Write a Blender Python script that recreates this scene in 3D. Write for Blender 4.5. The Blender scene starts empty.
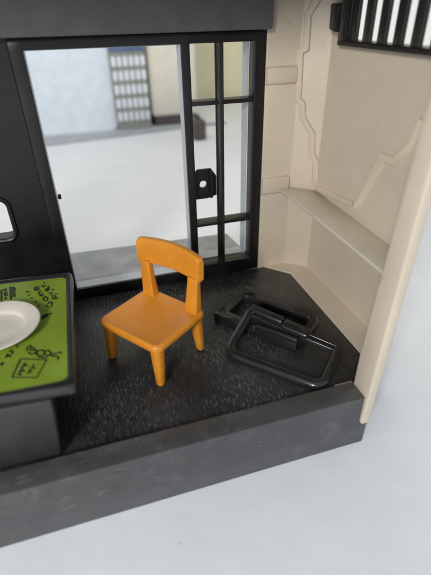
import bpy, bmesh, math, random
from mathutils import Vector, Matrix
random.seed(7)
S = 0.014                       # one building unit in metres (the toy room is about 13 cm deep)
scene = bpy.context.scene
COL = scene.collection

# ------------------------------------------------------------------ camera frame
R3 = Matrix(((0.95519039, 0.17442145, -0.23914114),
             (-0.29544884, 0.51291118, -0.80599758),
             (-0.0179251, 0.84053511, 0.54146044)))
EYE = Vector((0, 0, 10.0))
def ray(px, py):
    return R3 @ Vector((px - 215.5, -(py - 287.5), -432.0))
def on_z(px, py, z):
    r = ray(px, py); return EYE + r * ((z - EYE.z) / r.z)
def on_y(px, py, y):
    r = ray(px, py); return EYE + r * ((y - EYE.y) / r.y)
def on_x(px, py, x):
    r = ray(px, py); return EYE + r * ((x - EYE.x) / r.x)

# ------------------------------------------------------------------ materials
def srgb(r, g, b):
    f = lambda c: (c / 255 / 12.92) if c / 255 <= 0.04045 else ((c / 255 + 0.055) / 1.055) ** 2.4
    return (f(r), f(g), f(b), 1)

class NT:
    def __init__(s, name):
        s.m = bpy.data.materials.new(name); s.m.use_nodes = True
        s.t = s.m.node_tree; s.t.nodes.clear()
        s.out = s.n('ShaderNodeOutputMaterial')
        s.b = s.n('ShaderNodeBsdfPrincipled')
        s.l(s.b.outputs[0], s.out.inputs['Surface'])
        tc = s.n('ShaderNodeTexCoord')
        mp = s.n('ShaderNodeMapping'); mp.inputs['Scale'].default_value = (1 / S,) * 3
        s.l(tc.outputs['Object'], mp.inputs['Vector']); s.co = mp.outputs[0]
    def n(s, t): return s.t.nodes.new(t)
    def l(s, a, b): s.t.links.new(a, b)
    def stretch(s, sc, rot=(0, 0, 0)):
        mp = s.n('ShaderNodeMapping'); mp.inputs['Scale'].default_value = sc; mp.inputs['Rotation'].default_value = rot
        s.l(s.co, mp.inputs['Vector']); return mp.outputs[0]
    def noise(s, scale, detail=3, rough=.55, co=None, dist=0):
        n = s.n('ShaderNodeTexNoise'); n.inputs['Scale'].default_value = scale
        n.inputs['Detail'].default_value = detail; n.inputs['Roughness'].default_value = rough
        n.inputs['Distortion'].default_value = dist
        s.l(co or s.co, n.inputs['Vector']); return n.outputs['Fac']
    def ramp(s, fac, stops):
        r = s.n('ShaderNodeValToRGB'); e = r.color_ramp.elements
        while len(e) < len(stops): e.new(.5)
        for k, (p, c) in enumerate(stops):
            e[k].position = p; e[k].color = c if isinstance(c, tuple) else (c, c, c, 1)
        s.l(fac, r.inputs[0]); return r.outputs[0]
    def mix(s, fac, a, b):
        m = s.n('ShaderNodeMix'); m.data_type = 'RGBA'
        if isinstance(fac, float): m.inputs[0].default_value = fac
        else: s.l(fac, m.inputs[0])
        for k, v in ((6, a), (7, b)):
            if isinstance(v, tuple): m.inputs[k].default_value = v
            else: s.l(v, m.inputs[k])
        return m.outputs[2]
    def mul(s, a, b):
        m = s.n('ShaderNodeMath'); m.operation = 'MULTIPLY'
        for k, v in ((0, a), (1, b)):
            if isinstance(v, (int, float)): m.inputs[k].default_value = v
            else: s.l(v, m.inputs[k])
        return m.outputs[0]
    def bump(s, h, strength, dist):
        b = s.n('ShaderNodeBump'); b.inputs['Strength'].default_value = strength
        b.inputs['Distance'].default_value = dist * S
        s.l(h, b.inputs['Height']); s.l(b.outputs[0], s.b.inputs['Normal'])
    def setp(s, **k):
        for a, v in k.items():
            i = s.b.inputs[a.replace('_', ' ')]
            if isinstance(v, (int, float, tuple)): i.default_value = v
            else: s.l(v, i)

def plastic(name, col, rough=.4, var=.12, bump=.12, bscale=6., spec=.5, dust=None, dust_amt=.5):
    t = NT(name)
    n1 = t.noise(.9, 5); n2 = t.noise(bscale, 4)
    dark = tuple(c * (1 - var) for c in col[:3]) + (1,); lite = tuple(min(1, c * (1 + var)) for c in col[:3]) + (1,)
    c = t.mix(t.ramp(n1, [(.3, 0.), (.7, 1.)]), dark, lite)
    if dust:
        sp = t.ramp(t.noise(9, 6, .7), [(.62, 0.), (.74, 1.)])
        sp = t.mul(sp, t.ramp(t.noise(.7, 3), [(.4, 0.), (.7, 1.)]))
        c = t.mix(t.mul(sp, dust_amt), c, dust)
    t.setp(Base_Color=c, Specular_IOR_Level=spec,
           Roughness=t.ramp(n1, [(.3, max(.05, rough - .06)), (.7, min(1, rough + .08))]))
    t.bump(n2, bump, .05)
    return t.m

def floor_mat():
    t = NT('black_woodgrain_plastic')
    co = t.stretch((7, 1.0, 3), (0, 0, math.radians(4)))
    grain = t.noise(1.6, 6, .65, co, .4)
    fleckco = t.stretch((19, 1.6, 3), (0, 0, math.radians(-7)))
    fl = t.ramp(t.noise(2.2, 3, .6, fleckco), [(.57, 0.), (.66, 1.)])
    patch = t.ramp(t.noise(.38, 4, .65), [(.40, .04), (.66, 1.)])
    fine = t.ramp(t.noise(3.4, 5, .8, t.stretch((6, .75, 3), (0, 0, .22))), [(.60, 0.), (.67, 1.)])
    m = t.mul(fl, patch)
    haze = t.ramp(t.noise(.33, 4, .6), [(.42, 0.), (.75, 1.)])
    c = t.mix(t.ramp(grain, [(.35, 0.), (.65, 1.)]), (.010, .010, .0105, 1), (.022, .0215, .022, 1))
    c = t.mix(t.mul(haze, .3), c, (.10, .10, .10, 1))
    c = t.mix(t.mul(m, .85), c, (.33, .33, .32, 1))
    c = t.mix(t.mul(fine, .30), c, (.20, .20, .20, 1))
    t.setp(Base_Color=c, Specular_IOR_Level=.5, Roughness=t.ramp(grain, [(.3, .25), (.7, .46)]))
    t.bump(grain, .45, .06)
    return t.m

def kerb_mat():
    t = NT('scuffed_grey_plastic')
    n = t.noise(.8, 5, .6)
    c = t.mix(t.ramp(n, [(.3, 0.), (.7, 1.)]), (.040, .040, .041, 1), (.060, .060, .061, 1))
    smear = t.ramp(t.noise(.75, 6, .72, t.stretch((1, 1, 1.2), (0, .6, .2)), 1.2), [(.50, 0.), (.74, 1.)])
    c = t.mix(t.mul(smear, .24), c, (.24, .24, .24, 1))
    sp = t.ramp(t.noise(9.5, 4, .65), [(.67, 0.), (.72, 1.)])
    c = t.mix(t.mul(sp, .38), c, (.34, .31, .26, 1))
    scr = t.ramp(t.noise(2.6, 4, .7, t.stretch((1.2, 4, 9), (0, .5, .3))), [(.60, 0.), (.66, 1.)])
    scr = t.mul(scr, t.ramp(t.noise(.5, 3, .6), [(.45, 0.), (.65, 1.)]))
    c = t.mix(t.mul(scr, .5), c, (.3, .3, .3, 1))
    t.setp(Base_Color=c, Roughness=t.ramp(n, [(.3, .30), (.7, .42)]), Specular_IOR_Level=.75)
    t.bump(t.noise(26, 3, .6), .12, .02)
    return t.m

def cloth_mat():
    t = NT('white_paper_surface')
    n = t.noise(.25, 4)
    c = t.mix(t.ramp(n, [(.3, 0.), (.7, 1.)]), (.79, .80, .81, 1), (.85, .855, .86, 1))
    sp = t.ramp(t.noise(2.1, 2, .5), [(.755, 0.), (.775, 1.)])
    c = t.mix(t.mul(sp, .5), c, (.3, .27, .22, 1))
    t.setp(Base_Color=c, Roughness=.62, Specular_IOR_Level=.3)
    big = t.noise(.3, 3, .5); fine = t.noise(16, 5, .75)
    ad = t.n('ShaderNodeMath'); ad.operation = 'MULTIPLY_ADD'; t.l(fine, ad.inputs[0]); ad.inputs[1].default_value = .07; t.l(big, ad.inputs[2])
    t.bump(ad.outputs[0], .3, .3)
    return t.m

def cream_mat(name='cream_plastic', col=(.635, .545, .43, 1), trans=.0):
    t = NT(name)
    n = t.noise(.5, 4)
    dk = tuple(c * .93 for c in col[:3]) + (1,)
    c = t.mix(t.ramp(n, [(.35, 0.), (.65, 1.)]), dk, col)
    grime = t.ramp(t.noise(1.9, 6, .7), [(.60, 0.), (.78, 1.)])
    c = t.mix(t.mul(grime, .16), c, (.3, .24, .17, 1))
    sp = t.ramp(t.noise(4.2, 2, .5), [(.72, 0.), (.75, 1.)])
    c = t.mix(t.mul(sp, .25), c, (.25, .2, .15, 1))
    t.setp(Base_Color=c, Roughness=.42, Specular_IOR_Level=.4, Subsurface_Weight=.12, Subsurface_Scale=.12 * S)
    t.b.inputs['Subsurface Radius'].default_value = (1, .6, .3)
    t.bump(t.noise(14, 4, .6), .08, .03)
    if trans:
        tr = t.n('ShaderNodeBsdfTranslucent'); tr.inputs[0].default_value = (.95, .8, .45, 1)
        ms = t.n('ShaderNodeMixShader'); ms.inputs[0].default_value = trans
        t.l(t.b.outputs[0], ms.inputs[1]); t.l(tr.outputs[0], ms.inputs[2]); t.l(ms.outputs[0], t.out.inputs['Surface'])
    return t.m

def orange_mat():
    t = NT('orange_plastic')
    n = t.noise(1.1, 5, .6)
    c = t.mix(t.ramp(n, [(.3, 0.), (.7, 1.)]), (.63, .225, .018, 1), (.73, .28, .026, 1))
    rub = t.ramp(t.noise(2.6, 6, .75), [(.6, 0.), (.8, 1.)])
    c = t.mix(t.mul(rub, .14), c, (.75, .42, .12, 1))
    t.setp(Base_Color=c, Roughness=t.ramp(n, [(.3, .27), (.7, .42)]), Specular_IOR_Level=.5, Subsurface_Weight=.1, Subsurface_Scale=.1 * S)
    t.b.inputs['Subsurface Radius'].default_value = (1, .4, .1)
    t.bump(t.noise(18, 4, .6), .09, .03)
    return t.m

def green_mat():
    t = NT('green_printed_sheet')
    n = t.noise(.9, 4, .6)
    c = t.mix(t.ramp(n, [(.3, 0.), (.7, 1.)]), (.195, .28, .024, 1), (.245, .35, .035, 1))
    sm = t.ramp(t.noise(1.6, 6, .7, t.stretch((1, 2.5, 1), (0, 0, .6))), [(.56, 0.), (.78, 1.)])
    c = t.mix(t.mul(sm, .22), c, (.34, .42, .16, 1))
    t.setp(Base_Color=c, Roughness=t.ramp(n, [(.3, .28), (.7, .42)]), Specular_IOR_Level=.4)
    t.bump(n, .05, .05)
    return t.m

M = {}
M['floor'] = floor_mat()
M['kerb'] = kerb_mat()
M['white'] = cloth_mat()
M['cream'] = cream_mat()
M['cream_glint'] = cream_mat('glint_cream_plastic', (.76, .67, .51, 1), .12)  # lighter, yellower copy of the cream, painting glints on the moulding
M['shelf'] = cream_mat('grey_cream_plastic', (.62, .555, .44, 1))
M['black'] = plastic('black_plastic', (.0085, .0070, .0072, 1), .34, .15, .08, 10, .4, (.2, .19, .18, 1), .12)
M['ledge'] = plastic('grey_sheen_plastic', (.30, .30, .305, 1), .34, .25, .15, 5, .5, (.3, .3, .3, 1), .3)  # black plastic coloured grey to paint in its grazing reflection
M['black_gloss'] = plastic('glossy_black_plastic', (.017, .0158, .0155, 1), .17, .15, .05, 9, .6, (.2, .2, .2, 1), .18)
M['header'] = plastic('charcoal_plastic', (.105, .101, .106, 1), .5, .2, .22, 4, .4, (.28, .24, .14, 1), .22)
M['panel'] = plastic('dark_grey_plastic', (.038, .036, .038, 1), .42, .12, .08, 8, .4, (.25, .24, .22, 1), .2)
M['rim'] = plastic('charcoal_rim_plastic', (.022, .020, .021, 1), .24, .12, .06, 8, .6, (.3, .28, .25, 1), .2)
M['orange'] = orange_mat()
M['green'] = green_mat()
M['ink'] = plastic('black_ink', (.014, .022, .008, 1), .5, .2, .02)
M['plate'] = plastic('ivory_plastic', (.74, .68, .57, 1), .25, .05, .05, 6)
M['sheen'] = plastic('silver_grey_sheen', (.42, .44, .47, 1), .25, .12, .08, 5, .5)
M['foot'] = plastic('dark_foot_pad', (.03, .018, .01, 1), .6)
M['blue_board'] = plastic('pale_blue_board', (.80, .86, .92, 1), .35, .06, .1, 1)
M['basket'] = plastic('white_basket_plastic', (.80, .82, .86, 1), .4, .05)
M['basket_grey'] = plastic('grey_olive_plastic', (.30, .31, .27, 1), .5, .1)
M['basket_band'] = plastic('slate_blue_plastic', (.10, .15, .26, 1), .45, .1)
M['box'] = plastic('cream_card', (.80, .75, .62, 1), .6, .05)
M['brown'] = plastic('brown_case_and_shadow', (.10, .085, .075, 1), .5)  # case colour, also the painted shadow under the cream box
M['strip'] = plastic('mid_grey_shadow', (.40, .42, .44, 1), .6, .1)
M['wall'] = plastic('pale_yellow_paint', (.80, .73, .48, 1), .75, .05)
M['ground'] = plastic('grey_floor_paint', (.33, .33, .32, 1), .6, .1)

# ------------------------------------------------------------------ mesh helpers
class MB:
    def __init__(s): s.bm = bmesh.new()
    def poly_prism(s, pts, frame, d0, d1):
        """pts: 2D outline; frame(u, v, d) -> 3D; extruded from d0 to d1"""
        bm = s.bm
        a = [bm.verts.new(frame(u, v, d0)) for u, v in pts]
        b = [bm.verts.new(frame(u, v, d1)) for u, v in pts]
        n = len(pts); fs = [bm.faces.new(a), bm.faces.new(b[::-1])]
        for i in range(n):
            fs.append(bm.faces.new((a[i], b[i], b[(i + 1) % n], a[(i + 1) % n])))
        return s
    def box(s, x0, x1, y0, y1, z0, z1):
        return s.poly_prism([(x0, y0), (x1, y0), (x1, y1), (x0, y1)], lambda u, v, d: (u, v, d), z0, z1)
    def grid(s, us, vs, holes, frame, d0, d1):
        """slab cut into cells; holes = list of (u0,u1,v0,v1) left open"""
        us = sorted(set([round(x, 4) for x in us] + [round(h[k], 4) for h in holes for k in (0, 1)]))
        vs = sorted(set([round(x, 4) for x in vs] + [round(h[k], 4) for h in holes for k in (2, 3)]))
        def solid(i, j):
            if not (0 <= i < len(us) - 1 and 0 <= j < len(vs) - 1): return False
            cu = (us[i] + us[i + 1]) / 2; cv = (vs[j] + vs[j + 1]) / 2
            return not any(h[0] < cu < h[1] and h[2] < cv < h[3] for h in holes)
        cache = {}
        def V(i, j, k):
            if (i, j, k) not in cache: cache[(i, j, k)] = s.bm.verts.new(frame(us[i], vs[j], (d0, d1)[k]))
            return cache[(i, j, k)]
        for i in range(len(us) - 1):
            for j in range(len(vs) - 1):
                if not solid(i, j): continue
                s.bm.faces.new((V(i, j, 0), V(i + 1, j, 0), V(i + 1, j + 1, 0), V(i, j + 1, 0)))
                s.bm.faces.new((V(i, j, 1), V(i, j + 1, 1), V(i + 1, j + 1, 1), V(i + 1, j, 1)))
                if not solid(i - 1, j): s.bm.faces.new((V(i, j, 0), V(i, j + 1, 0), V(i, j + 1, 1), V(i, j, 1)))
                if not solid(i + 1, j): s.bm.faces.new((V(i + 1, j, 0), V(i + 1, j, 1), V(i + 1, j + 1, 1), V(i + 1, j + 1, 0)))
                if not solid(i, j - 1): s.bm.faces.new((V(i, j, 0), V(i, j, 1), V(i + 1, j, 1), V(i + 1, j, 0)))
                if not solid(i, j + 1): s.bm.faces.new((V(i, j + 1, 0), V(i + 1, j + 1, 0), V(i + 1, j + 1, 1), V(i, j + 1, 1)))
        return s
    def tube(s, pts, prof, closed=False, up=Vector((0, 0, 1))):
        """sweep a 2D profile (list of (side, up)) along points"""
        pts = [Vector(p) for p in pts]; n = len(pts); rings = []
        for i in range(n):
            a = pts[i - 1] if (closed or i > 0) else pts[i]
            b = pts[(i + 1) % n] if (closed or i < n - 1) else pts[i]
            t1 = (pts[i] - a); t2 = (b - pts[i])
            t = (t1.normalized() if t1.length else Vector()) + (t2.normalized() if t2.length else Vector()); t.normalize()
            side = t.cross(up).normalized(); u2 = side.cross(t).normalized()
            k = 1
            if t1.length and t2.length:
                k = 1 / max(.4, math.sqrt(max(0, (1 + t1.normalized().dot(t2.normalized())) / 2)))
            rings.append([s.bm.verts.new(pts[i] + side * (p * k) + u2 * q) for p, q in prof])
        m = len(prof)
        for i in range(n if closed else n - 1):
            A = rings[i]; B = rings[(i + 1) % n]
            for j in range(m): s.bm.faces.new((A[j], A[(j + 1) % m], B[(j + 1) % m], B[j]))
        if not closed:
            s.bm.faces.new(rings[0][::-1]); s.bm.faces.new(rings[-1])
        return s
    def loft(s, rings, cap=True):
        rr = [[s.bm.verts.new(p) for p in r] for r in rings]; m = len(rr[0])
        for A, B in zip(rr, rr[1:]):
            for j in range(m): s.bm.faces.new((A[j], A[(j + 1) % m], B[(j + 1) % m], B[j]))
        if cap: s.bm.faces.new(rr[0][::-1]); s.bm.faces.new(rr[-1])
        return s
    def bevel(s, w, seg=2, ang=30):
        bm = s.bm; bm.normal_update()
        es = [e for e in bm.edges if len(e.link_faces) == 2 and e.calc_face_angle(0) > math.radians(ang)]
        if es: bmesh.ops.bevel(bm, geom=es, offset=w, segments=seg, profile=.5, affect='EDGES', clamp_overlap=True)
        return s
    def build(s, name, mat, parent=None, smooth=True):
        bm = s.bm
        bmesh.ops.recalc_face_normals(bm, faces=bm.faces[:])
        for v in bm.verts: v.co = v.co * S
        if smooth:
            for f in bm.faces: f.smooth = True
            for e in bm.edges:
                if len(e.link_faces) == 2 and e.calc_face_angle(0) > math.radians(38): e.smooth = False
        me = bpy.data.meshes.new(name); bm.to_mesh(me); bm.free()
        me.materials.append(mat)
        o = bpy.data.objects.new(name, me); COL.objects.link(o)
        if parent: o.parent = parent
        return o

def empty(name, loc=(0, 0, 0), rz=0):
    o = bpy.data.objects.new(name, None); COL.objects.link(o)
    o.location = Vector(loc) * S; o.rotation_euler = (0, 0, rz); o.empty_display_size = .01
    return o
def tag(o, label=None, cat=None, group=None, kind=None):
    if label: o['label'] = label
    if cat: o['category'] = cat
    if group: o['group'] = group
    if kind: o['kind'] = kind
    return o
def rrect(x0, x1, y0, y1, r, n=5):
    P = []
    for cx, cy, a in ((x1 - r, y1 - r, 0), (x0 + r, y1 - r, 90), (x0 + r, y0 + r, 180), (x1 - r, y0 + r, 270)):
        for k in range(n + 1):
            t = math.radians(a + 90 * k / n); P.append((cx + r * math.cos(t), cy + r * math.sin(t)))
    return P
def round_poly(pts, r, n=4):
    """round the corners of a closed 2D polygon"""
    out = []; N = len(pts)
    for i in range(N):
        p = Vector(pts[i]); a = Vector(pts[i - 1]); b = Vector(pts[(i + 1) % N])
        rr = min(r, (a - p).length * .45, (b - p).length * .45)
        p0 = p + (a - p).normalized() * rr; p1 = p + (b - p).normalized() * rr
        for k in range(n + 1):
            t = k / n; q = p0 * (1 - t) ** 2 + p * 2 * t * (1 - t) + p1 * t * t
            out.append((q.x, q.y))
    return out
def circle(r, n=12, cx=0, cy=0, sx=1): return [(cx + r * sx * math.cos(2 * math.pi * k / n), cy + r * math.sin(2 * math.pi * k / n)) for k in range(n)]
XZ = lambda u, v, d: (u, d, v)       # wall facing the viewer: u = x, v = z, depth y
YZ = lambda u, v, d: (d, u, v)       # side wall: u = y, v = z, depth x
XY = lambda u, v, d: (u, v, d)

ZT = -1.85          # height of the white surface under the toy
WB = 15.87          # inner face of the back wall

# ================================================================== SETTING
m = MB(); N = 40
X0, X1, Y0, Y1 = -90, 110, -40, 71.6
m.poly_prism(rrect(X0, X1, Y0, Y1, 2), XY, ZT - 1.2, ZT).bevel(.25, 3, 60)
tag(m.build('white_tabletop', M['white']), kind='structure')
m = MB(); m.box(-200, 200, 41, 200, ZT - 4.2, ZT - 4)
tag(m.build('floor', M['ground']), kind='structure')
m = MB(); m.box(-120, 120, 72, 74, ZT - 4, 70)
tag(m.build('wall', M['wall']), kind='structure')

# ================================================================== THE TOY ROOM
room = empty('toy_room', (0, 12, ZT))
tag(room, 'open black and cream toy restaurant room with tall window and barred side wall', 'toy room')
def P(o):
    o.parent = room; o.matrix_parent_inverse = Matrix.Translation(-Vector(room.location)); return o

# floor plate and base
fl = [(-9, 8.0), (6.72, 8.0), (7.32, 8.62), (7.88, 9.3), (7.92, 14.9), (7.05, 15.86), (-9, 15.86)]
P(MB().poly_prism(fl, XY, -.25, 0).bevel(.03, 2, 50).build('floor_plate', M['floor']))
base = [(-8.9, 8.02), (7.0, 8.02), (9.05, 9.55), (9.05, 15.3), (8.1, 16.0), (7.2, 16.0), (6.6, 19.75), (-8.9, 20.55)]
P(MB().poly_prism(base, XY, ZT + .004, -.26).build('base', M['kerb']))
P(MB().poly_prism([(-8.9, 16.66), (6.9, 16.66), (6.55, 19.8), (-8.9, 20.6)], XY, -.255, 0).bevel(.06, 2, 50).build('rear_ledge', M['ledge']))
# front kerb, its right end notched under the post
ko = [(-9, ZT + .003), (7.02, ZT + .003), (7.02, -.9), (6.73, -.9), (6.73, .25), (-9, .25)]
P(MB().poly_prism(ko, XZ, 7.33, 8.04).bevel(.035, 2, 50).build('front_kerb', M['kerb']))
# pale strip of floor between the black plate and the cream wall, and the small tab
P(MB().poly_prism([(7.45, 8.45), (8.95, 9.56), (8.95, 15.2), (8.1, 15.9), (7.06, 15.86), (7.94, 14.91), (7.90, 9.29), (7.36, 8.62)], XY, -.24, .02)
  .bevel(.02, 1, 50).build('floor_strip', M['cream']))
P(MB().box(6.22, 6.86, 8.09, 8.23, .0, .075).bevel(.025, 2).build('floor_tab', M['cream']))

# back wall: black panel left of the window, with a rounded slot
wl = MB()
slot = (-4.6, -2.85, 3.02, 4.56)
wl.grid([-9, -1.62], [0, 9.4], [slot], XZ, WB + .07, WB + .8)
for (cx, cz, sx, sz) in ((slot[1], slot[3], -1, -1), (slot[1], slot[2], -1, 1), (slot[0], slot[3], 1, -1), (slot[0], slot[2], 1, 1)):
    r = .32; pts = [(cx + .001 * sx * -1, cz + .001 * sz * -1)]
    for k in range(7):
        t = math.pi / 2 * k / 6
        pts.append((cx + sx * r * (1 - math.sin(t)), cz + sz * r * (1 - math.cos(t))))
    wl.poly_prism(pts, XZ, WB + .0705, WB + .7995)
wp = P(wl.build('back_wall', M['black']))
ro = rrect(slot[0] - .02, slot[1] + .02, slot[2] - .02, slot[3] + .02, .33, 6)
o = P(MB().tube([(u, WB + .06, v) for u, v in ro], circle(.085, 8), True, Vector((0, 1, 0))).build('slot_rim', M['black']))
# window frame and lattice
wf = MB()
wf.grid([-1.6, 6.74], [0, 9.38], [(-1.2, 3.7, .45, 9.05), (4.0, 6.33, .58, 9.05)], XZ, WB, WB + .60)
wf.bevel(.035, 2, 50)
P(wf.build('window_frame', M['black']))
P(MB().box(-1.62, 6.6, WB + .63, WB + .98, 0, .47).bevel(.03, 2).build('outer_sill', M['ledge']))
for (a, b, c, d, nm) in ((-1.2, 3.7, .45, 9.05, 'reveal_sheen'), (4.0, 6.33, .58, 9.05, 'reveal_sheen')):  # pale lining paints reflected light onto the glossy black reveals
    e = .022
    P(MB().grid([a, b], [c, d], [(a + e, b - e, c + e, d - e)], XZ, WB + .10 + (a > 0) * .53, WB + .62 + (a > 0) * .60).build(nm, M['sheen']))
P(MB().tube([(5.07, WB + .2, .55), (5.07, WB + .2, 9.08)], circle(.165, 10), False, Vector((0, 1, 0))).build('mullion', M['black_gloss']))
for z in (2.47, 7.17):
    P(MB().box(3.97, 6.36, WB + .05, WB + .62, z - .075, z + .075).bevel(.03, 2).build('lattice_bar', M['black']))
lp = [(4.0, 3.52), (4.55, 3.52), (4.93, 3.62), (4.93, 4.42), (4.72, 4.72), (4.18, 4.72), (4.0, 4.55)]
pl = MB()
def ring_plate(mb, outer, c, r, y0, y1, n=16):
    """plate with a round hole"""
    co = [(c[0] + r * math.cos(2 * math.pi * k / n), c[1] + r * math.sin(2 * math.pi * k / n)) for k in range(n)]
    def hit(t):
        d = Vector((math.cos(t), math.sin(t))); best = 9
        for i in range(len(outer)):
            a = Vector(outer[i]) - Vector(c); b = Vector(outer[(i + 1) % len(outer)]) - Vector(c); e = b - a
            den = d.x * e.y - d.y * e.x
            if abs(den) < 1e-9: continue
            s_ = (a.x * e.y - a.y * e.x) / den; q = (a.x * d.y - a.y * d.x) / den
            if s_ > 0 and -1e-6 <= q <= 1 + 1e-6: best = min(best, s_)
        return (c[0] + d.x * best, c[1] + d.y * best)
    angs = sorted([2 * math.pi * k / n for k in range(n)] + [math.atan2(p[1] - c[1], p[0] - c[0]) % (2 * math.pi) for p in outer])
    ang = []
    for a in angs:
        if not ang or a - ang[-1] > 1e-3: ang.append(a)
    ins = [(c[0] + r * math.cos(a), c[1] + r * math.sin(a)) for a in ang]; outs = [hit(a) for a in ang]
    bm = mb.bm; V = [[bm.verts.new((p[0], y, p[1])) for p in L] for y in (y0, y1) for L in (ins, outs)]
    for i in range(len(ang)):
        j = (i + 1) % len(ang)
        bm.faces.new((V[0][i], V[0][j], V[1][j], V[1][i])); bm.faces.new((V[2][i], V[3][i], V[3][j], V[2][j]))
        bm.faces.new((V[0][i], V[2][i], V[2][j], V[0][j])); bm.faces.new((V[1][i], V[1][j], V[3][j], V[3][i]))
ring_plate(pl, lp, (4.38, 4.12), .15, WB + .30, WB + .42)
pl.box(4.62, 4.72, WB + .12, WB + .30, 3.58, 4.66)
P(pl.build('latch_plate', M['black']))
# header across the top
hd = MB()
hd.poly_prism([(15.48, 9.40), (15.83, 9.40), (15.83, 12.4), (15.30, 12.4)], lambda u, v, d: (d, u, v), -9, 6.78)
hd.bevel(.04, 3, 40)
P(hd.build('header_panel', M['header']))
P(MB().box(-9, 6.74, WB, WB + .8, 9.40, 12.4).build('upper_wall', M['black']))

# cream walls: back piece, chamfered corner, side wall with an opening for the barred shutter
cw = MB()
cw.poly_prism([(6.76, WB), (8.05, WB), (8.9, 15.2), (9.12, 15.2), (9.12, 15.32), (8.17, 16.09), (6.76, 16.09)], XY, -.2, 12.4)
P(cw.bevel(.05, 3, 25).build('corner_wall', M['cream']))
sw = MB()
sw.grid([9.5, 15.19], [-.2, 12.4], [(9.4, 14.3, 9.1, 11.8)], YZ, 8.9, 9.12)
side = P(sw.build('side_wall', M['cream']))
# front post, leaning very slightly forward as it rises
fp = MB()
fp.poly_prism([(7.24, -.87), (8.0, -.87), (8.0, 0.0), (7.99, 1.4), (7.40, 12.4), (6.95, 12.4)], YZ, 6.74, 7.05)
fp.bevel(.07, 3, 30)
P(fp.build('front_post', M['cream']))
P(MB().poly_prism([(6.86, 7.60), (7.04, 7.45), (9.12, 9.30), (9.12, 9.497), (8.9, 9.497)], XY, 1.5, 12.4).poly_prism([(6.86, 7.95), (7.04, 7.9), (9.12, 9.32), (9.12, 9.497), (8.9, 9.497)], XY, -.2, 1.497).build('post_return', M['cream']))

P(MB().poly_prism([(-9, 7.6), (7.0, 7.6), (9.12, 9.4), (9.12, 16.6), (-9, 16.6)], XY, 12.41, 12.6).build('shade_roof', M['header']))  # unseen cover added to dim the interior
# raised ribs and the moulded outline on the cream wall
def ribs(z0, z1, name='wall_rib'):
    mb = MB()
    mb.poly_prism([(WB + .02, z0 - .05), (WB - .10, z0 + .03), (WB - .12, z0 + .07), (WB - .12, z1 - .05), (WB - .08, z1), (WB + .02, z1 + .02)], lambda u, v, d: (d, u, v), 6.78, 7.95)
    P(mb.bevel(.02, 2, 30).build(name, M['cream']))
ribs(7.66, 8.22); ribs(3.50, 4.17)
def wall_pt(px, py):
    """where a line of sight meets the cream wall: back piece, chamfer, side"""
    p = on_x(px, py, 8.9)
    if p.y < 15.2: return p, 2
    r = ray(px, py); nrm = Vector((.67, .85, 0)); t = (nrm.dot(Vector((8.05, WB, 0)) - EYE)) / nrm.dot(r); q = EYE + r * t
    if q.x > 8.05: return q, 1
    return on_y(px, py, WB), 0
outl = [(319, -14), (317, 0), (308, 15), (306, 48), (300.5, 51), (298, 100), (302, 104), (303, 119), (312, 134), (312, 155), (316, 163), (315, 180), (321, 190), (356, 206), (361, 201), (384, 157), (396, 162), (414, 144), (424, 120)]
NORM = [Vector((0, -1, 0)), Vector((-.62, -.785, 0)), Vector((-1, 0, 0))]
def rib_run(pp, mat):
    mb = MB(); prof = [(-.14, -.03), (-.13, .08), (-.10, .12), (.03, .12), (.10, .08), (.14, -.03)]
    pts = []; ns = []
    for i, (a, b) in enumerate(pp):
        q, k = wall_pt(a, b); pts.append(q); ns.append(NORM[k])
    rings = []
    for i in range(len(pts)):
        a = pts[max(0, i - 1)]; b = pts[min(len(pts) - 1, i + 1)]
        t1 = (pts[i] - a); t2 = (b - pts[i])
        t = ((t1.normalized() if t1.length > 1e-6 else Vector()) + (t2.normalized() if t2.length > 1e-6 else Vector())).normalized()
        n = ns[i]; sd = t.cross(n).normalized()
        k = 1
        if t1.length > 1e-6 and t2.length > 1e-6: k = min(1.6, 1 / max(.4, math.sqrt(max(0, (1 + t1.normalized().dot(t2.normalized())) / 2))))
        rings.append([tuple(pts[i] + sd * p * k + n * q) for p, q in prof])
    mb.loft(rings)
    return mb.build('wall_moulding', mat)
P(rib_run(outl[:14], M['cream'])); P(rib_run(outl[13:], M['cream_glint']))

# shelf along the side wall
sf = MB()
sf.poly_prism([(7.50, 15.85), (7.62, 14.9), (7.74, 8.72), (8.88, 9.56), (8.88, 15.16), (8.02, 15.84)], lambda u, v, d: (u, v, d), 3.36, 3.5)
for v in sf.bm.verts:
    v.co.z += max(0, (v.co.y - 9)) * .028
P(sf.bevel(.04, 2, 40).build('corner_shelf', M['shelf']))

# barred shutter in the side wall
sh = P(MB().grid([9.2, 14.42], [8.92, 12.0], [(9.5, 14.16, 9.08, 11.8)], YZ, 8.62, 8.87).bevel(.04, 2, 40).build('barred_shutter', M['black']))
yy = 13.72
while yy > 9.6:
    b = MB().poly_prism(rrect(8.72, 8.85, yy - .20, yy + .20, .05, 3), XY, 9.02, 11.86).build('bar', M['black_gloss'])
    b.parent = sh
    yy -= .74
b = MB().box(8.52, 8.86, 13.98, 14.2, 9.06, 11.8).bevel(.05, 2).build('end_bar', M['rim']); b.parent = sh
P(MB().poly_prism([(14.44, 9.28), (14.86, 9.36), (14.90, 10.1), (14.44, 10.1)], YZ, 8.50, 8.88).bevel(.07, 2).build('shutter_clip', M['rim']))
P(MB().box(8.70, 8.895, 14.92, 15.06, 9.3, 12.4).bevel(.04, 2).build('clip_rail', M['cream']))

P(MB().box(-1.2, -1.08, WB + .95, WB + 1.12, 3.98, 4.16).bevel(.03, 2).build('window_peg', M['black']))

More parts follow.
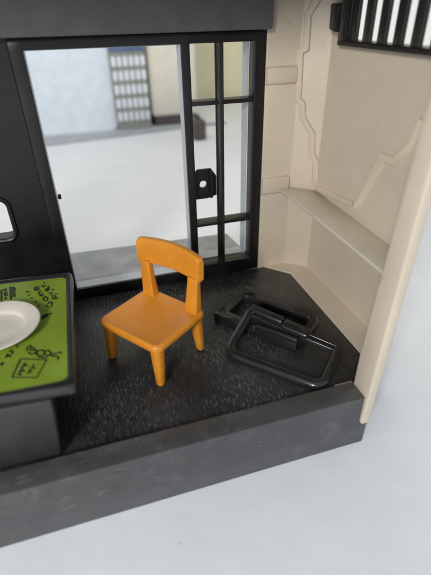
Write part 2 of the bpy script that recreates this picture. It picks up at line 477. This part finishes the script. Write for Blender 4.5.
# ================================================================== ORANGE CHAIR
ch = empty('toy_chair', (1.25, 11.53, 0), math.radians(37))
tag(ch, 'small orange plastic toy chair with curved backrest standing on the black floor', 'toy chair')
# seat
st = MB(); rings = []
for z, ins in ((1.38, .10), (1.40, .03), (1.44, 0), (1.58, 0), (1.635, .035), (1.66, .10)):
    rings.append([(u, v, z) for u, v in rrect(-1.22 + ins, 1.20 - ins, -1.31 + ins, 1.31 - ins, .26 - ins * .5, 6)])
st.loft(rings)
# slightly sunk sitting area
top = [f for f in st.bm.faces if len(f.verts) > 10 and f.calc_center_median().z > 1.6]
r_ = bmesh.ops.inset_region(st.bm, faces=top, thickness=.10, depth=0)
top = [f for f in st.bm.faces if len(f.verts) > 10 and f.calc_center_median().z > 1.6]
bmesh.ops.inset_region(st.bm, faces=top, thickness=.05, depth=-.02)
st.build('seat', M['orange'], ch)
# legs
for sx in (-1, 1):
    for sy in (-1, 1):
        lg = MB(); rg = []
        for z, r, off in ((1.40, .225, .0), (1.0, .205, .03), (.5, .172, .065), (.08, .145, .095), (.03, .125, .098)):
            cx = sx * (.935 + off); cy = sy * (1.02 + off)
            q = .90; rg.append([(u, v, z) for u, v in rrect(cx - r * q, cx + r * q, cy - r * q, cy + r * q, r * .68, 5)])
        lg.loft(rg)
        l = lg.build('leg', M['orange'], ch)
        cx = sx * 1.033; cy = sy * 1.118
        MB().loft([[(cx + r * math.cos(2 * math.pi * k / 16), cy + r * math.sin(2 * math.pi * k / 16), z) for k in range(16)] for z, r in ((0.001, .105), (.035, .118))]).build('foot_pad', M['foot'], l)
# posts
for sy in (-1, 1):
    rg = []
    for z, du0, du1, v0, v1 in ((1.62, .78, 1.12, .68, 1.19), (2.2, .82, 1.10, .76, 1.21), (2.95, .86, 1.08, .84, 1.23)):
        sect = rrect(du0, du1, min(sy * v0, sy * v1), max(sy * v0, sy * v1), .06, 4)
        rg.append([(u, v, z) for u, v in sect])
    MB().loft(rg).build('back_post', M['orange'], ch)
# backrest: a curved slab with rounded ends
br = MB(); n = 29; W = 1.34; cols = []
for i in range(n):
    f = -1 + 2 * i / (n - 1)
    f = math.sin(f * math.pi / 2) * .35 + f * .65
    v = f * W
    e = (W - abs(v)) / .13
    cut = .12 * (1 - math.sqrt(max(0, 1 - (1 - min(1, e)) ** 2)))
    uc = 1.14 - .20 * f * f
    zb = 2.82 + .04 * (1 - f * f) + cut; zt = 3.70 + .07 * (1 - f * f) - cut
    th = .095
    sec = rrect(-th, th, zb, zt, .04, 3)
    dirv = math.atan2(-.40 * f, W)
    cols.append([(uc + a * math.cos(dirv) + .05 * (z - 2.8), v - a * math.sin(dirv), z) for a, z in sec])
br.loft(cols).build('backrest', M['orange'], ch)

# ================================================================== GREEN TABLE
tb = empty('toy_table', (-3.6, 11.2, 0))
tag(tb, 'green topped toy table with charcoal rim and wide grey support panel', 'toy table')
TO = Vector((3.6, -11.2, 0))
def T(o): o.parent = tb; o.matrix_parent_inverse = Matrix.Translation(-Vector(tb.location)); return o
ZG = 2.34
outer = [(-1.12, 8.22), (-1.08, 13.92), (-3.4, 14.17), (-6.4, 14.25), (-6.4, 8.75), (-2.9, 8.40)]
inner = [(-1.34, 8.56), (-1.30, 13.68), (-3.4, 13.93), (-6.28, 14.02), (-6.28, 8.92), (-2.9, 8.57)]
op = round_poly(outer, .24, 6); ip = round_poly(inner, .20, 6)
rm = MB()
def ringz(p, z): return [(u, v, z) for u, v in p]
def lerp(p, q, t): return [(a[0] * (1 - t) + b[0] * t, a[1] * (1 - t) + b[1] * t) for a, b in zip(p, q)]
rm.loft([ringz(lerp(op, ip, .6), 2.08), ringz(lerp(op, ip, .1), 2.09), ringz(op, 2.13), ringz(op, 2.34), ringz(lerp(op, ip, .12), 2.395), ringz(lerp(op, ip, .32), 2.41),
         ringz(lerp(op, ip, .75), 2.40), ringz(lerp(op, ip, .98), 2.35), ringz(ip, 2.30)])
T(rm.build('tabletop', M['rim']))
gs = T(MB().poly_prism(lerp(ip, op, .06), XY, 2.302, ZG).build('printed_sheet', M['green']))
pn = MB()
pn.poly_prism([(-1.78, 2.07), (-1.80, 1.6), (-1.94, .10), (-1.99, .005), (-6.2, .005), (-6.2, 2.07)], lambda u, v, d: (u, d + (-1.9 - u) * .06, v), 8.24, 8.62)
T(pn.bevel(.06, 3, 30).build('support_panel', M['panel']))
T(MB().box(-4.4, -3.4, 9.4, 13.0, .005, 2.07).bevel(.05).build('pedestal', M['panel']))
# hand drawn marks on the sheet
def ink(name, strokes, w=.025):
    mb = MB(); zz = ZG + .006
    for stt in strokes:
        pts = [on_z(a, b, zz) for a, b in stt]
        if len(pts) > 2 and (len(pts) != 5 or stt[0] != stt[-1]):   # smooth the stroke
            q = []
            for i in range(len(pts) - 1):
                p0 = pts[max(0, i - 1)]; p1 = pts[i]; p2 = pts[i + 1]; p3 = pts[min(len(pts) - 1, i + 2)]
                for k in range(4):
                    t = k / 4
                    q.append(.5 * ((2 * p1) + (p2 - p0) * t + (2 * p0 - 5 * p1 + 4 * p2 - p3) * t * t + (3 * p1 - p0 - 3 * p2 + p3) * t ** 3))
            pts = q + [pts[-1]]
        L = []
        for i in range(len(pts)):
            d = (pts[min(len(pts) - 1, i + 1)] - pts[max(0, i - 1)])
            if d.length < 1e-6: d = Vector((1, 0, 0))
            d.normalize(); s_ = Vector((-d.y, d.x, 0)) * w * (0.75 + .5 * random.random())
            L.append((mb.bm.verts.new(pts[i] + s_), mb.bm.verts.new(pts[i] - s_)))
        for A, B in zip(L, L[1:]):
            mb.bm.faces.new((A[0], A[1], B[1], B[0]))
    o = T(mb.build(name, M['ink'], None, False)); mw = o.matrix_parent_inverse.copy()
    o.parent = gs; o.matrix_parent_inverse = gs.matrix_parent_inverse @ Matrix.Identity(4); o.matrix_parent_inverse = Matrix.Identity(4)
    return o
def c5(L): return [(30 + u / 8.62, 270 + v / 8.62) for u, v in L]
def c4(L): return [(u / 8.62, 270 + v / 8.62) for u, v in L]
def c6(L): return [(10 + u / 6.157, 335 + v / 6.157) for u, v in L]
def c7(L): return [(u / 5.39, 330 + v / 5.39) for u, v in L]
def loop5(cx, cy, rx, ry): return c5([(cx + rx * math.cos(t * .7), cy + ry * math.sin(t * .7)) for t in range(10)])
GL = {'G': [[(.78, .18), (.5, .02), (.15, .2), (.03, .55), (.2, .9), (.55, .98), (.82, .8), (.84, .58), (.52, .58)]],
      'a': [[(.72, .42), (.45, .32), (.15, .5), (.12, .8), (.38, .97), (.68, .78), (.74, .4), (.78, .96)]],
      'm': [[(.04, .4), (.1, .96), (.12, .55), (.34, .38), (.46, .55), (.48, .94), (.5, .55), (.74, .38), (.86, .6), (.9, .96)]],
      'e': [[(.14, .66), (.76, .62), (.68, .4), (.4, .32), (.12, .58), (.2, .88), (.5, .98), (.8, .84)]],
      'o': [[(.5, .32), (.16, .5), (.16, .84), (.5, .98), (.84, .8), (.82, .48), (.5, .32)]],
      'v': [[(.12, .36), (.42, .96), (.82, .32)]],
      'r': [[(.2, .36), (.26, .96), (.3, .6), (.5, .38), (.78, .42)]]}
def word(txt, p0, p1, h, k=1.0):
    p0 = Vector(p0); p1 = Vector(p1); d = (p1 - p0); step = d / len(txt); dn = Vector((-d.y, d.x)).normalized() * h
    out = []
    for i_, c_ in enumerate(txt):
        for stt in GL[c_]:
            out.append([tuple(p0 + step * (i_ + u * .86) + dn * (v - .5)) for u, v in stt])
    return out
ink('lettering', word('Game', (51, 306.5), (33, 286.0), 6.4) + word('over', (55, 299.6), (41.0, 283.6), 5.4))
ink('sun_marks', [c5([(118, 106), (123, 114)]), c5([(156, 138), (166, 150)]), c5([(192, 164), (203, 175)]), c5([(212, 208), (242, 202)]), c5([(206, 240), (245, 246)]),
                  c4([(222, 184), (252, 190)]), c4([(234, 216), (264, 214)]), c4([(262, 244), (284, 236)]), c5([(68, 300), (80, 314)]), c5([(44, 270), (58, 284)])], .028)
ink('price_columns', [c4([(12, 168), (13, 282)]), c4([(88, 144), (94, 254)])] +
    [c4([(cx + 11 * math.cos(t), cy + 9 * math.sin(t)) for t in [k * .75 for k in range(9)]]) for cx, cy in ((46, 170), (50, 200), (112, 156), (118, 186), (122, 220), (52, 214))] +
    [c4([(38, 236), (58, 252)]), c4([(56, 234), (40, 254)]), c4([(120, 150), (130, 166), (112, 172)]), c4([(104, 204), (130, 206)])], .027)
ink('leaf_mark', [c5([(92, 424), (110, 402), (134, 384), (150, 378)]), c5([(104, 420), (128, 406), (140, 396), (154, 382)]), c5([(112, 392), (124, 410), (144, 388)]), c5([(150, 384), (190, 374)])], .04)
ink('small_writing', [c7([(2, 190), (8, 176), (12, 190), (18, 172)]), c7([(30, 150), (40, 128), (42, 146), (52, 134), (58, 146)]), c7([(50, 118), (58, 108), (66, 122), (74, 112)]), c7([(58, 128), (72, 124)]),
                      c7([(84, 90), (100, 76)]), c7([(90, 96), (98, 88)])], .02)
ink('sign_drawing', [c6([(66, 146), (226, 152), (164, 262), (12, 260), (66, 146)]),
                     c6([(52, 244), (66, 226), (58, 218), (76, 208), (72, 196), (90, 190), (84, 178), (102, 168)]), c6([(46, 236), (72, 250)]), c6([(74, 216), (92, 226)]), c6([(88, 182), (112, 190)]),
                     c6([(108, 240), (122, 224), (116, 214), (134, 226)]), c6([(126, 210), (140, 194), (150, 208)]), c6([(140, 188), (150, 180)])], .024)
ink('figure_drawing', [c6([(104, 96), (110, 72), (124, 64), (132, 78), (120, 88), (136, 96), (148, 88), (142, 76)]), c6([(112, 104), (128, 116), (150, 112), (162, 98)]), c6([(152, 88), (164, 96), (160, 110)]),
                       c6([(150, 112), (172, 120), (176, 140)]), c6([(164, 104), (190, 92), (212, 100), (206, 122), (186, 128)]), c6([(212, 100), (236, 94), (250, 112), (240, 124), (214, 122)]),
                       c6([(250, 112), (284, 114), (308, 104), (316, 116)]), c6([(244, 124), (276, 130), (298, 136), (294, 152)]), c6([(184, 132), (206, 140), (232, 134)])], .026)

# ================================================================== PLATE
pt = empty('toy_plate', (-3.22, 11.2, ZG + .006))
tag(pt, 'round ivory toy plate lying on the green tabletop', 'toy plate')
def lathe(mb, prof, n=56):
    rr = [[(r * math.cos(2 * math.pi * k / n), r * math.sin(2 * math.pi * k / n), z) for k in range(n)] for r, z in prof]
    mb.loft(rr); return mb
lathe(MB(), [(.70, 0), (.78, .01), (1.10, .15), (1.19, .19), (1.21, .215), (1.19, .235), (1.12, .23), (.84, .155), (.78, .13), (.74, .085), (.70, .065), (.4, .06), (.02, .06)]).build('plate_body', M['plate'], pt)

# ================================================================== TWO BLACK FRAMES
def frame_axes(o, a):   # local frame: u along the long side (towards the viewer's right), v across, away
    return o
def loop_pts(L, Wd, r, n=7):
    return rrect(-L / 2, L / 2, -Wd / 2, Wd / 2, r, n)
round_prof = [(.18 * math.cos(t), .14 * math.sin(t)) for t in [2 * math.pi * k / 12 for k in range(12)]]
# rear frame
ang = math.radians(-49)
fa = empty('plastic_frame', (5.60, 11.95, 0), ang)
tag(fa, 'rear black plastic toy frame lying flat with an upright end plate, partly under the other', 'toy frame', 'loose black frames on the toy floor')
flatp = [(-.15, -.2), (.15, -.2), (.19, -.12), (.19, .10), (.12, .18), (-.12, .18), (-.19, .10), (-.19, -.12)]
MB().tube([(u, v, .215) for u, v in loop_pts(3.15, 1.62, .42)], flatp, True).build('frame_loop', M['black_gloss'], fa)
MB().box(-1.78, -.62, -1.02, -.86, .003, .40).bevel(.035, 2).build('end_plate', M['black_gloss'], fa)
MB().tube([(-.64, -.94, .2), (.0, -.94, .2)], [(.12 * math.cos(t), .12 * math.sin(t)) for t in [2 * math.pi * k / 12 for k in range(12)]]).build('end_pin', M['black_gloss'], fa)
MB().box(-.02, 1.58, -1.09, -.91, .003, .54).bevel(.045, 3).build('end_plate', M['black_gloss'], fa)
MB().box(-1.2, 1.2, -.86, -.66, .02, .12).bevel(.03, 2).build('inner_lip', M['black_gloss'], fa)
# front frame: its far side is propped on the rear one
QC = [on_z(227, 352, .16), on_z(322, 387, .16), on_z(338, 350, .40), on_z(250, 313, .68)]   # corners: near-left, near-right, far-right, far-left
QM = sum((Vector((q.x, q.y, 0)) for q in QC), Vector()) / 4
fb = empty('plastic_frame', QM)
def warp(mb):
    for v in mb.bm.verts:
        a = (v.co.x + Lb / 2) / Lb; b = (v.co.y + Wb / 2) / Wb
        q = QC[0] * (1 - a) * (1 - b) + QC[1] * a * (1 - b) + QC[2] * a * b + QC[3] * (1 - a) * b - QM
        v.co = Vector((q.x, q.y, q.z + v.co.z))
    return mb
tag(fb, 'front black plastic toy frame with rounded bars and a clip sleeve, propped on the other', 'toy frame', 'loose black frames on the toy floor')
tilt = lambda v: 0
Lb, Wb = 3.55, 1.75
lp_ = rrect(-Lb / 2, Lb / 2, -Wb / 2, Wb / 2 + .4, .36, 7)
openp = []
for u, v in lp_:
    if v <= Wb / 2 - .02: openp.append((u, v))
openp = sorted([q for q in openp], key=lambda q: 0)  # keep sweep order: left side, near side, right side
openp = [(-Lb / 2, Wb / 2)] + openp + [(Lb / 2, Wb / 2)]
warp(MB().tube([(u, v, 0) for u, v in openp], round_prof, False)).build('frame_loop', M['black_gloss'], fb)
def tb_box(u0, u1, v0, v1, h0, h1):
    mb = MB(); mb.box(u0, u1, v0, v1, h0, h1)
    return mb
warp(tb_box(-Lb / 2 - .1, Lb / 2 + .10, .72, .84, -.14, .08).bevel(.03, 2)).build('hinge_rail', M['black_gloss'], fb)
warp(tb_box(-Lb / 2 - .1, Lb / 2 + .10, .91, 1.03, -.14, .10).bevel(.03, 2)).build('hinge_rail', M['black_gloss'], fb)
warp(tb_box(-Lb / 2 - .02, -.42, .84, 1.12, .0, .22).bevel(.07, 3)).build('raised_bar', M['black_gloss'], fb)
warp(tb_box(-.40, .66, .70, 1.12, -.14, .21).bevel(.10, 4)).build('clip_sleeve', M['black_gloss'], fb)

# ================================================================== FAR BACKGROUND
def far(px0, px1, py0, py1, y):
    a = on_y(px0, py1, y); c = on_y((px0 + px1) / 2, py0, y); b = on_y(px1, py1, y); b.z = c.z; return a.x, b.x, a.z, b.z
GZ = ZT + .01
xa, xb, _, za = far(-60, 119, 20, 132, 54.5)
bb = MB().poly_prism(rrect(xa, xb, GZ, 34, .6), XZ, 54.5, 55.5).bevel(.15, 2, 40).build('pale_board', M['blue_board'])
tag(bb, 'large pale blue board standing behind the white table, seen through the window', 'board')
tag(MB().poly_prism([(-30, 44.2), (-3.2, 49.6), (11.8, 52.0), (17.5, 52.6), (17.5, 53.2), (11.8, 53.2), (-30, 53.2)], XY, GZ, GZ + .2).bevel(.06, 2).build('shadow_strip', M['strip']),
    'flat grey strip painting a shadow on the white table along the foot of the pale board', 'strip')  # contact shadow of board, basket and box, painted as a grey slab
# basket with a grid of pale cells
x0, x1, z0, z1 = far(119, 152, 51.5, 127, 53.6)
ba = empty('storage_basket', ((x0 + x1) / 2, 53.9, GZ))
tag(ba, 'grey basket with a grid of white cells and blue top band', 'basket')
hw = (x1 - x0) / 2; H = z1 - GZ; sl_x = 0
def slant(u, v, d): return (u + (v / H) * sl_x - sl_x * .5, d, v)
MB().grid([-hw, hw], [0, H], [], slant, 0.0, .5).build('basket_side', M['basket_grey'], ba)
nx = 6
for j in range(5):
    for i in range(nx):
        w = 2 * hw / nx; u0 = -hw + i * w + w * .14; u1 = u0 + w * .74
        cp = (H - 1.0) / 5; v0 = 1.0 + j * cp; v1 = v0 + cp * .72
        MB().poly_prism(rrect(u0, u1, v0, v1, .22, 2), slant, -.12, .1).build('cell', M['basket'], ba)
MB().grid([-hw, hw], [H, H + 1.7], [], slant, -.1, .5).build('top_band', M['basket_band'], ba)
MB().box(-hw, hw, .55, 6, 0, H).bevel(.2).build('basket_body', M['basket_grey'], ba)
x0, x1, z0, z1 = far(153, 199, 38, 118, 54)
bx = empty('storage_box', ((x0 + x1) / 2, 56.2, GZ))
tag(bx, 'cream upright box behind the white table, right of the slatted basket', 'box')
hw = (x1 - x0) / 2
MB().box(-hw, hw, -2, 4, z0 - GZ, 34).bevel(.5, 3).build('box_body', M['box'], bx)
MB().box(-hw + .4, hw - .4, -1.6, 3.6, 0, z0 - GZ).build('box_shadow', M['brown'], bx)  # dark block painted in as the shadow beneath the box
x0, x1, z0, z1 = far(195, 207, 121, 139, 46)
db = empty('dark_case', ((x0 + x1) / 2, 47, GZ))
tag(db, 'small dark brown case beyond the table, seen through the lattice window', 'case')
MB().box(-(x1 - x0) / 2, (x1 - x0) / 2, -1, 1.6, 0, z1 - GZ).bevel(.25, 3).build('case_body', M['brown'], db)
MB().box(-(x1 - x0) / 2 + .5, (x1 - x0) / 2 - .5, -.4, 1.0, z1 - GZ, z1 - GZ + .5).bevel(.15, 2).build('case_lid', M['brown'], db)

gw = M['glow'] = bpy.data.materials.new('daylit_pane'); gw.use_nodes = True
nt = gw.node_tree; nt.nodes.clear(); em = nt.nodes.new('ShaderNodeEmission'); em.inputs[0].default_value = (1, .985, .93, 1); em.inputs[1].default_value = .85
nt.links.new(em.outputs[0], nt.nodes.new('ShaderNodeOutputMaterial').inputs[0])
lw = empty('room_window', (60, 71.9, 0))
tag(lw, 'bright daylit room window glimpsed between the black bars of the shutter', 'window')
MB().grid([-18, 30], [-.5, 42], [(-17, 5.6, .5, 41), (6.4, 29, .5, 41)], XZ, -.45, .0).build('frame', M['basket'], lw)
for u0, u1 in ((-17, 5.6), (6.4, 29)):
    MB().box(u0, u1, -.2, -.05, .5, 41).build('pane', gw, lw)

# ================================================================== LIGHT
w = bpy.data.worlds.new('World'); scene.world = w; w.use_nodes = True
bg = w.node_tree.nodes['Background']
bg.inputs[0].default_value = (.79, .88, 1.0, 1); bg.inputs[1].default_value = .63
def area(name, loc, target, size, power, col, size_y=None):
    L = bpy.data.lights.new(name, 'AREA'); L.energy = power; L.color = col[:3]; L.size = size * S
    if size_y: L.shape = 'RECTANGLE'; L.size_y = size_y * S
    o = bpy.data.objects.new(name, L); COL.objects.link(o); o.location = Vector(loc) * S
    d = (Vector(target) - Vector(loc)); o.rotation_euler = d.to_track_quat('-Z', 'Y').to_euler()
    return o
area('window_light', (-25, -25, 25), (2, 10, 0), 8, 3.5, (1, .985, .955), 8)
area('back_light', (4, 34, 46), (4, 46, 0), 30, 1.35, (1, .89, .72))

# ================================================================== CAMERA
cam = bpy.data.cameras.new('camera'); co = bpy.data.objects.new('camera', cam); COL.objects.link(co)
co.matrix_world = Matrix.Translation(EYE * S) @ R3.to_4x4()
cam.sensor_fit = 'HORIZONTAL'; cam.sensor_width = 24; cam.lens = 24 * 432 / 431
cam.clip_start = .005; cam.clip_end = 50
cam.dof.use_dof = True; cam.dof.focus_distance = 15.6 * S; cam.dof.aperture_fstop = 7.5
scene.camera = co
vs = scene.view_settings; vs.view_transform = 'Standard'; vs.look = 'None'; vs.exposure = 0; vs.gamma = 1
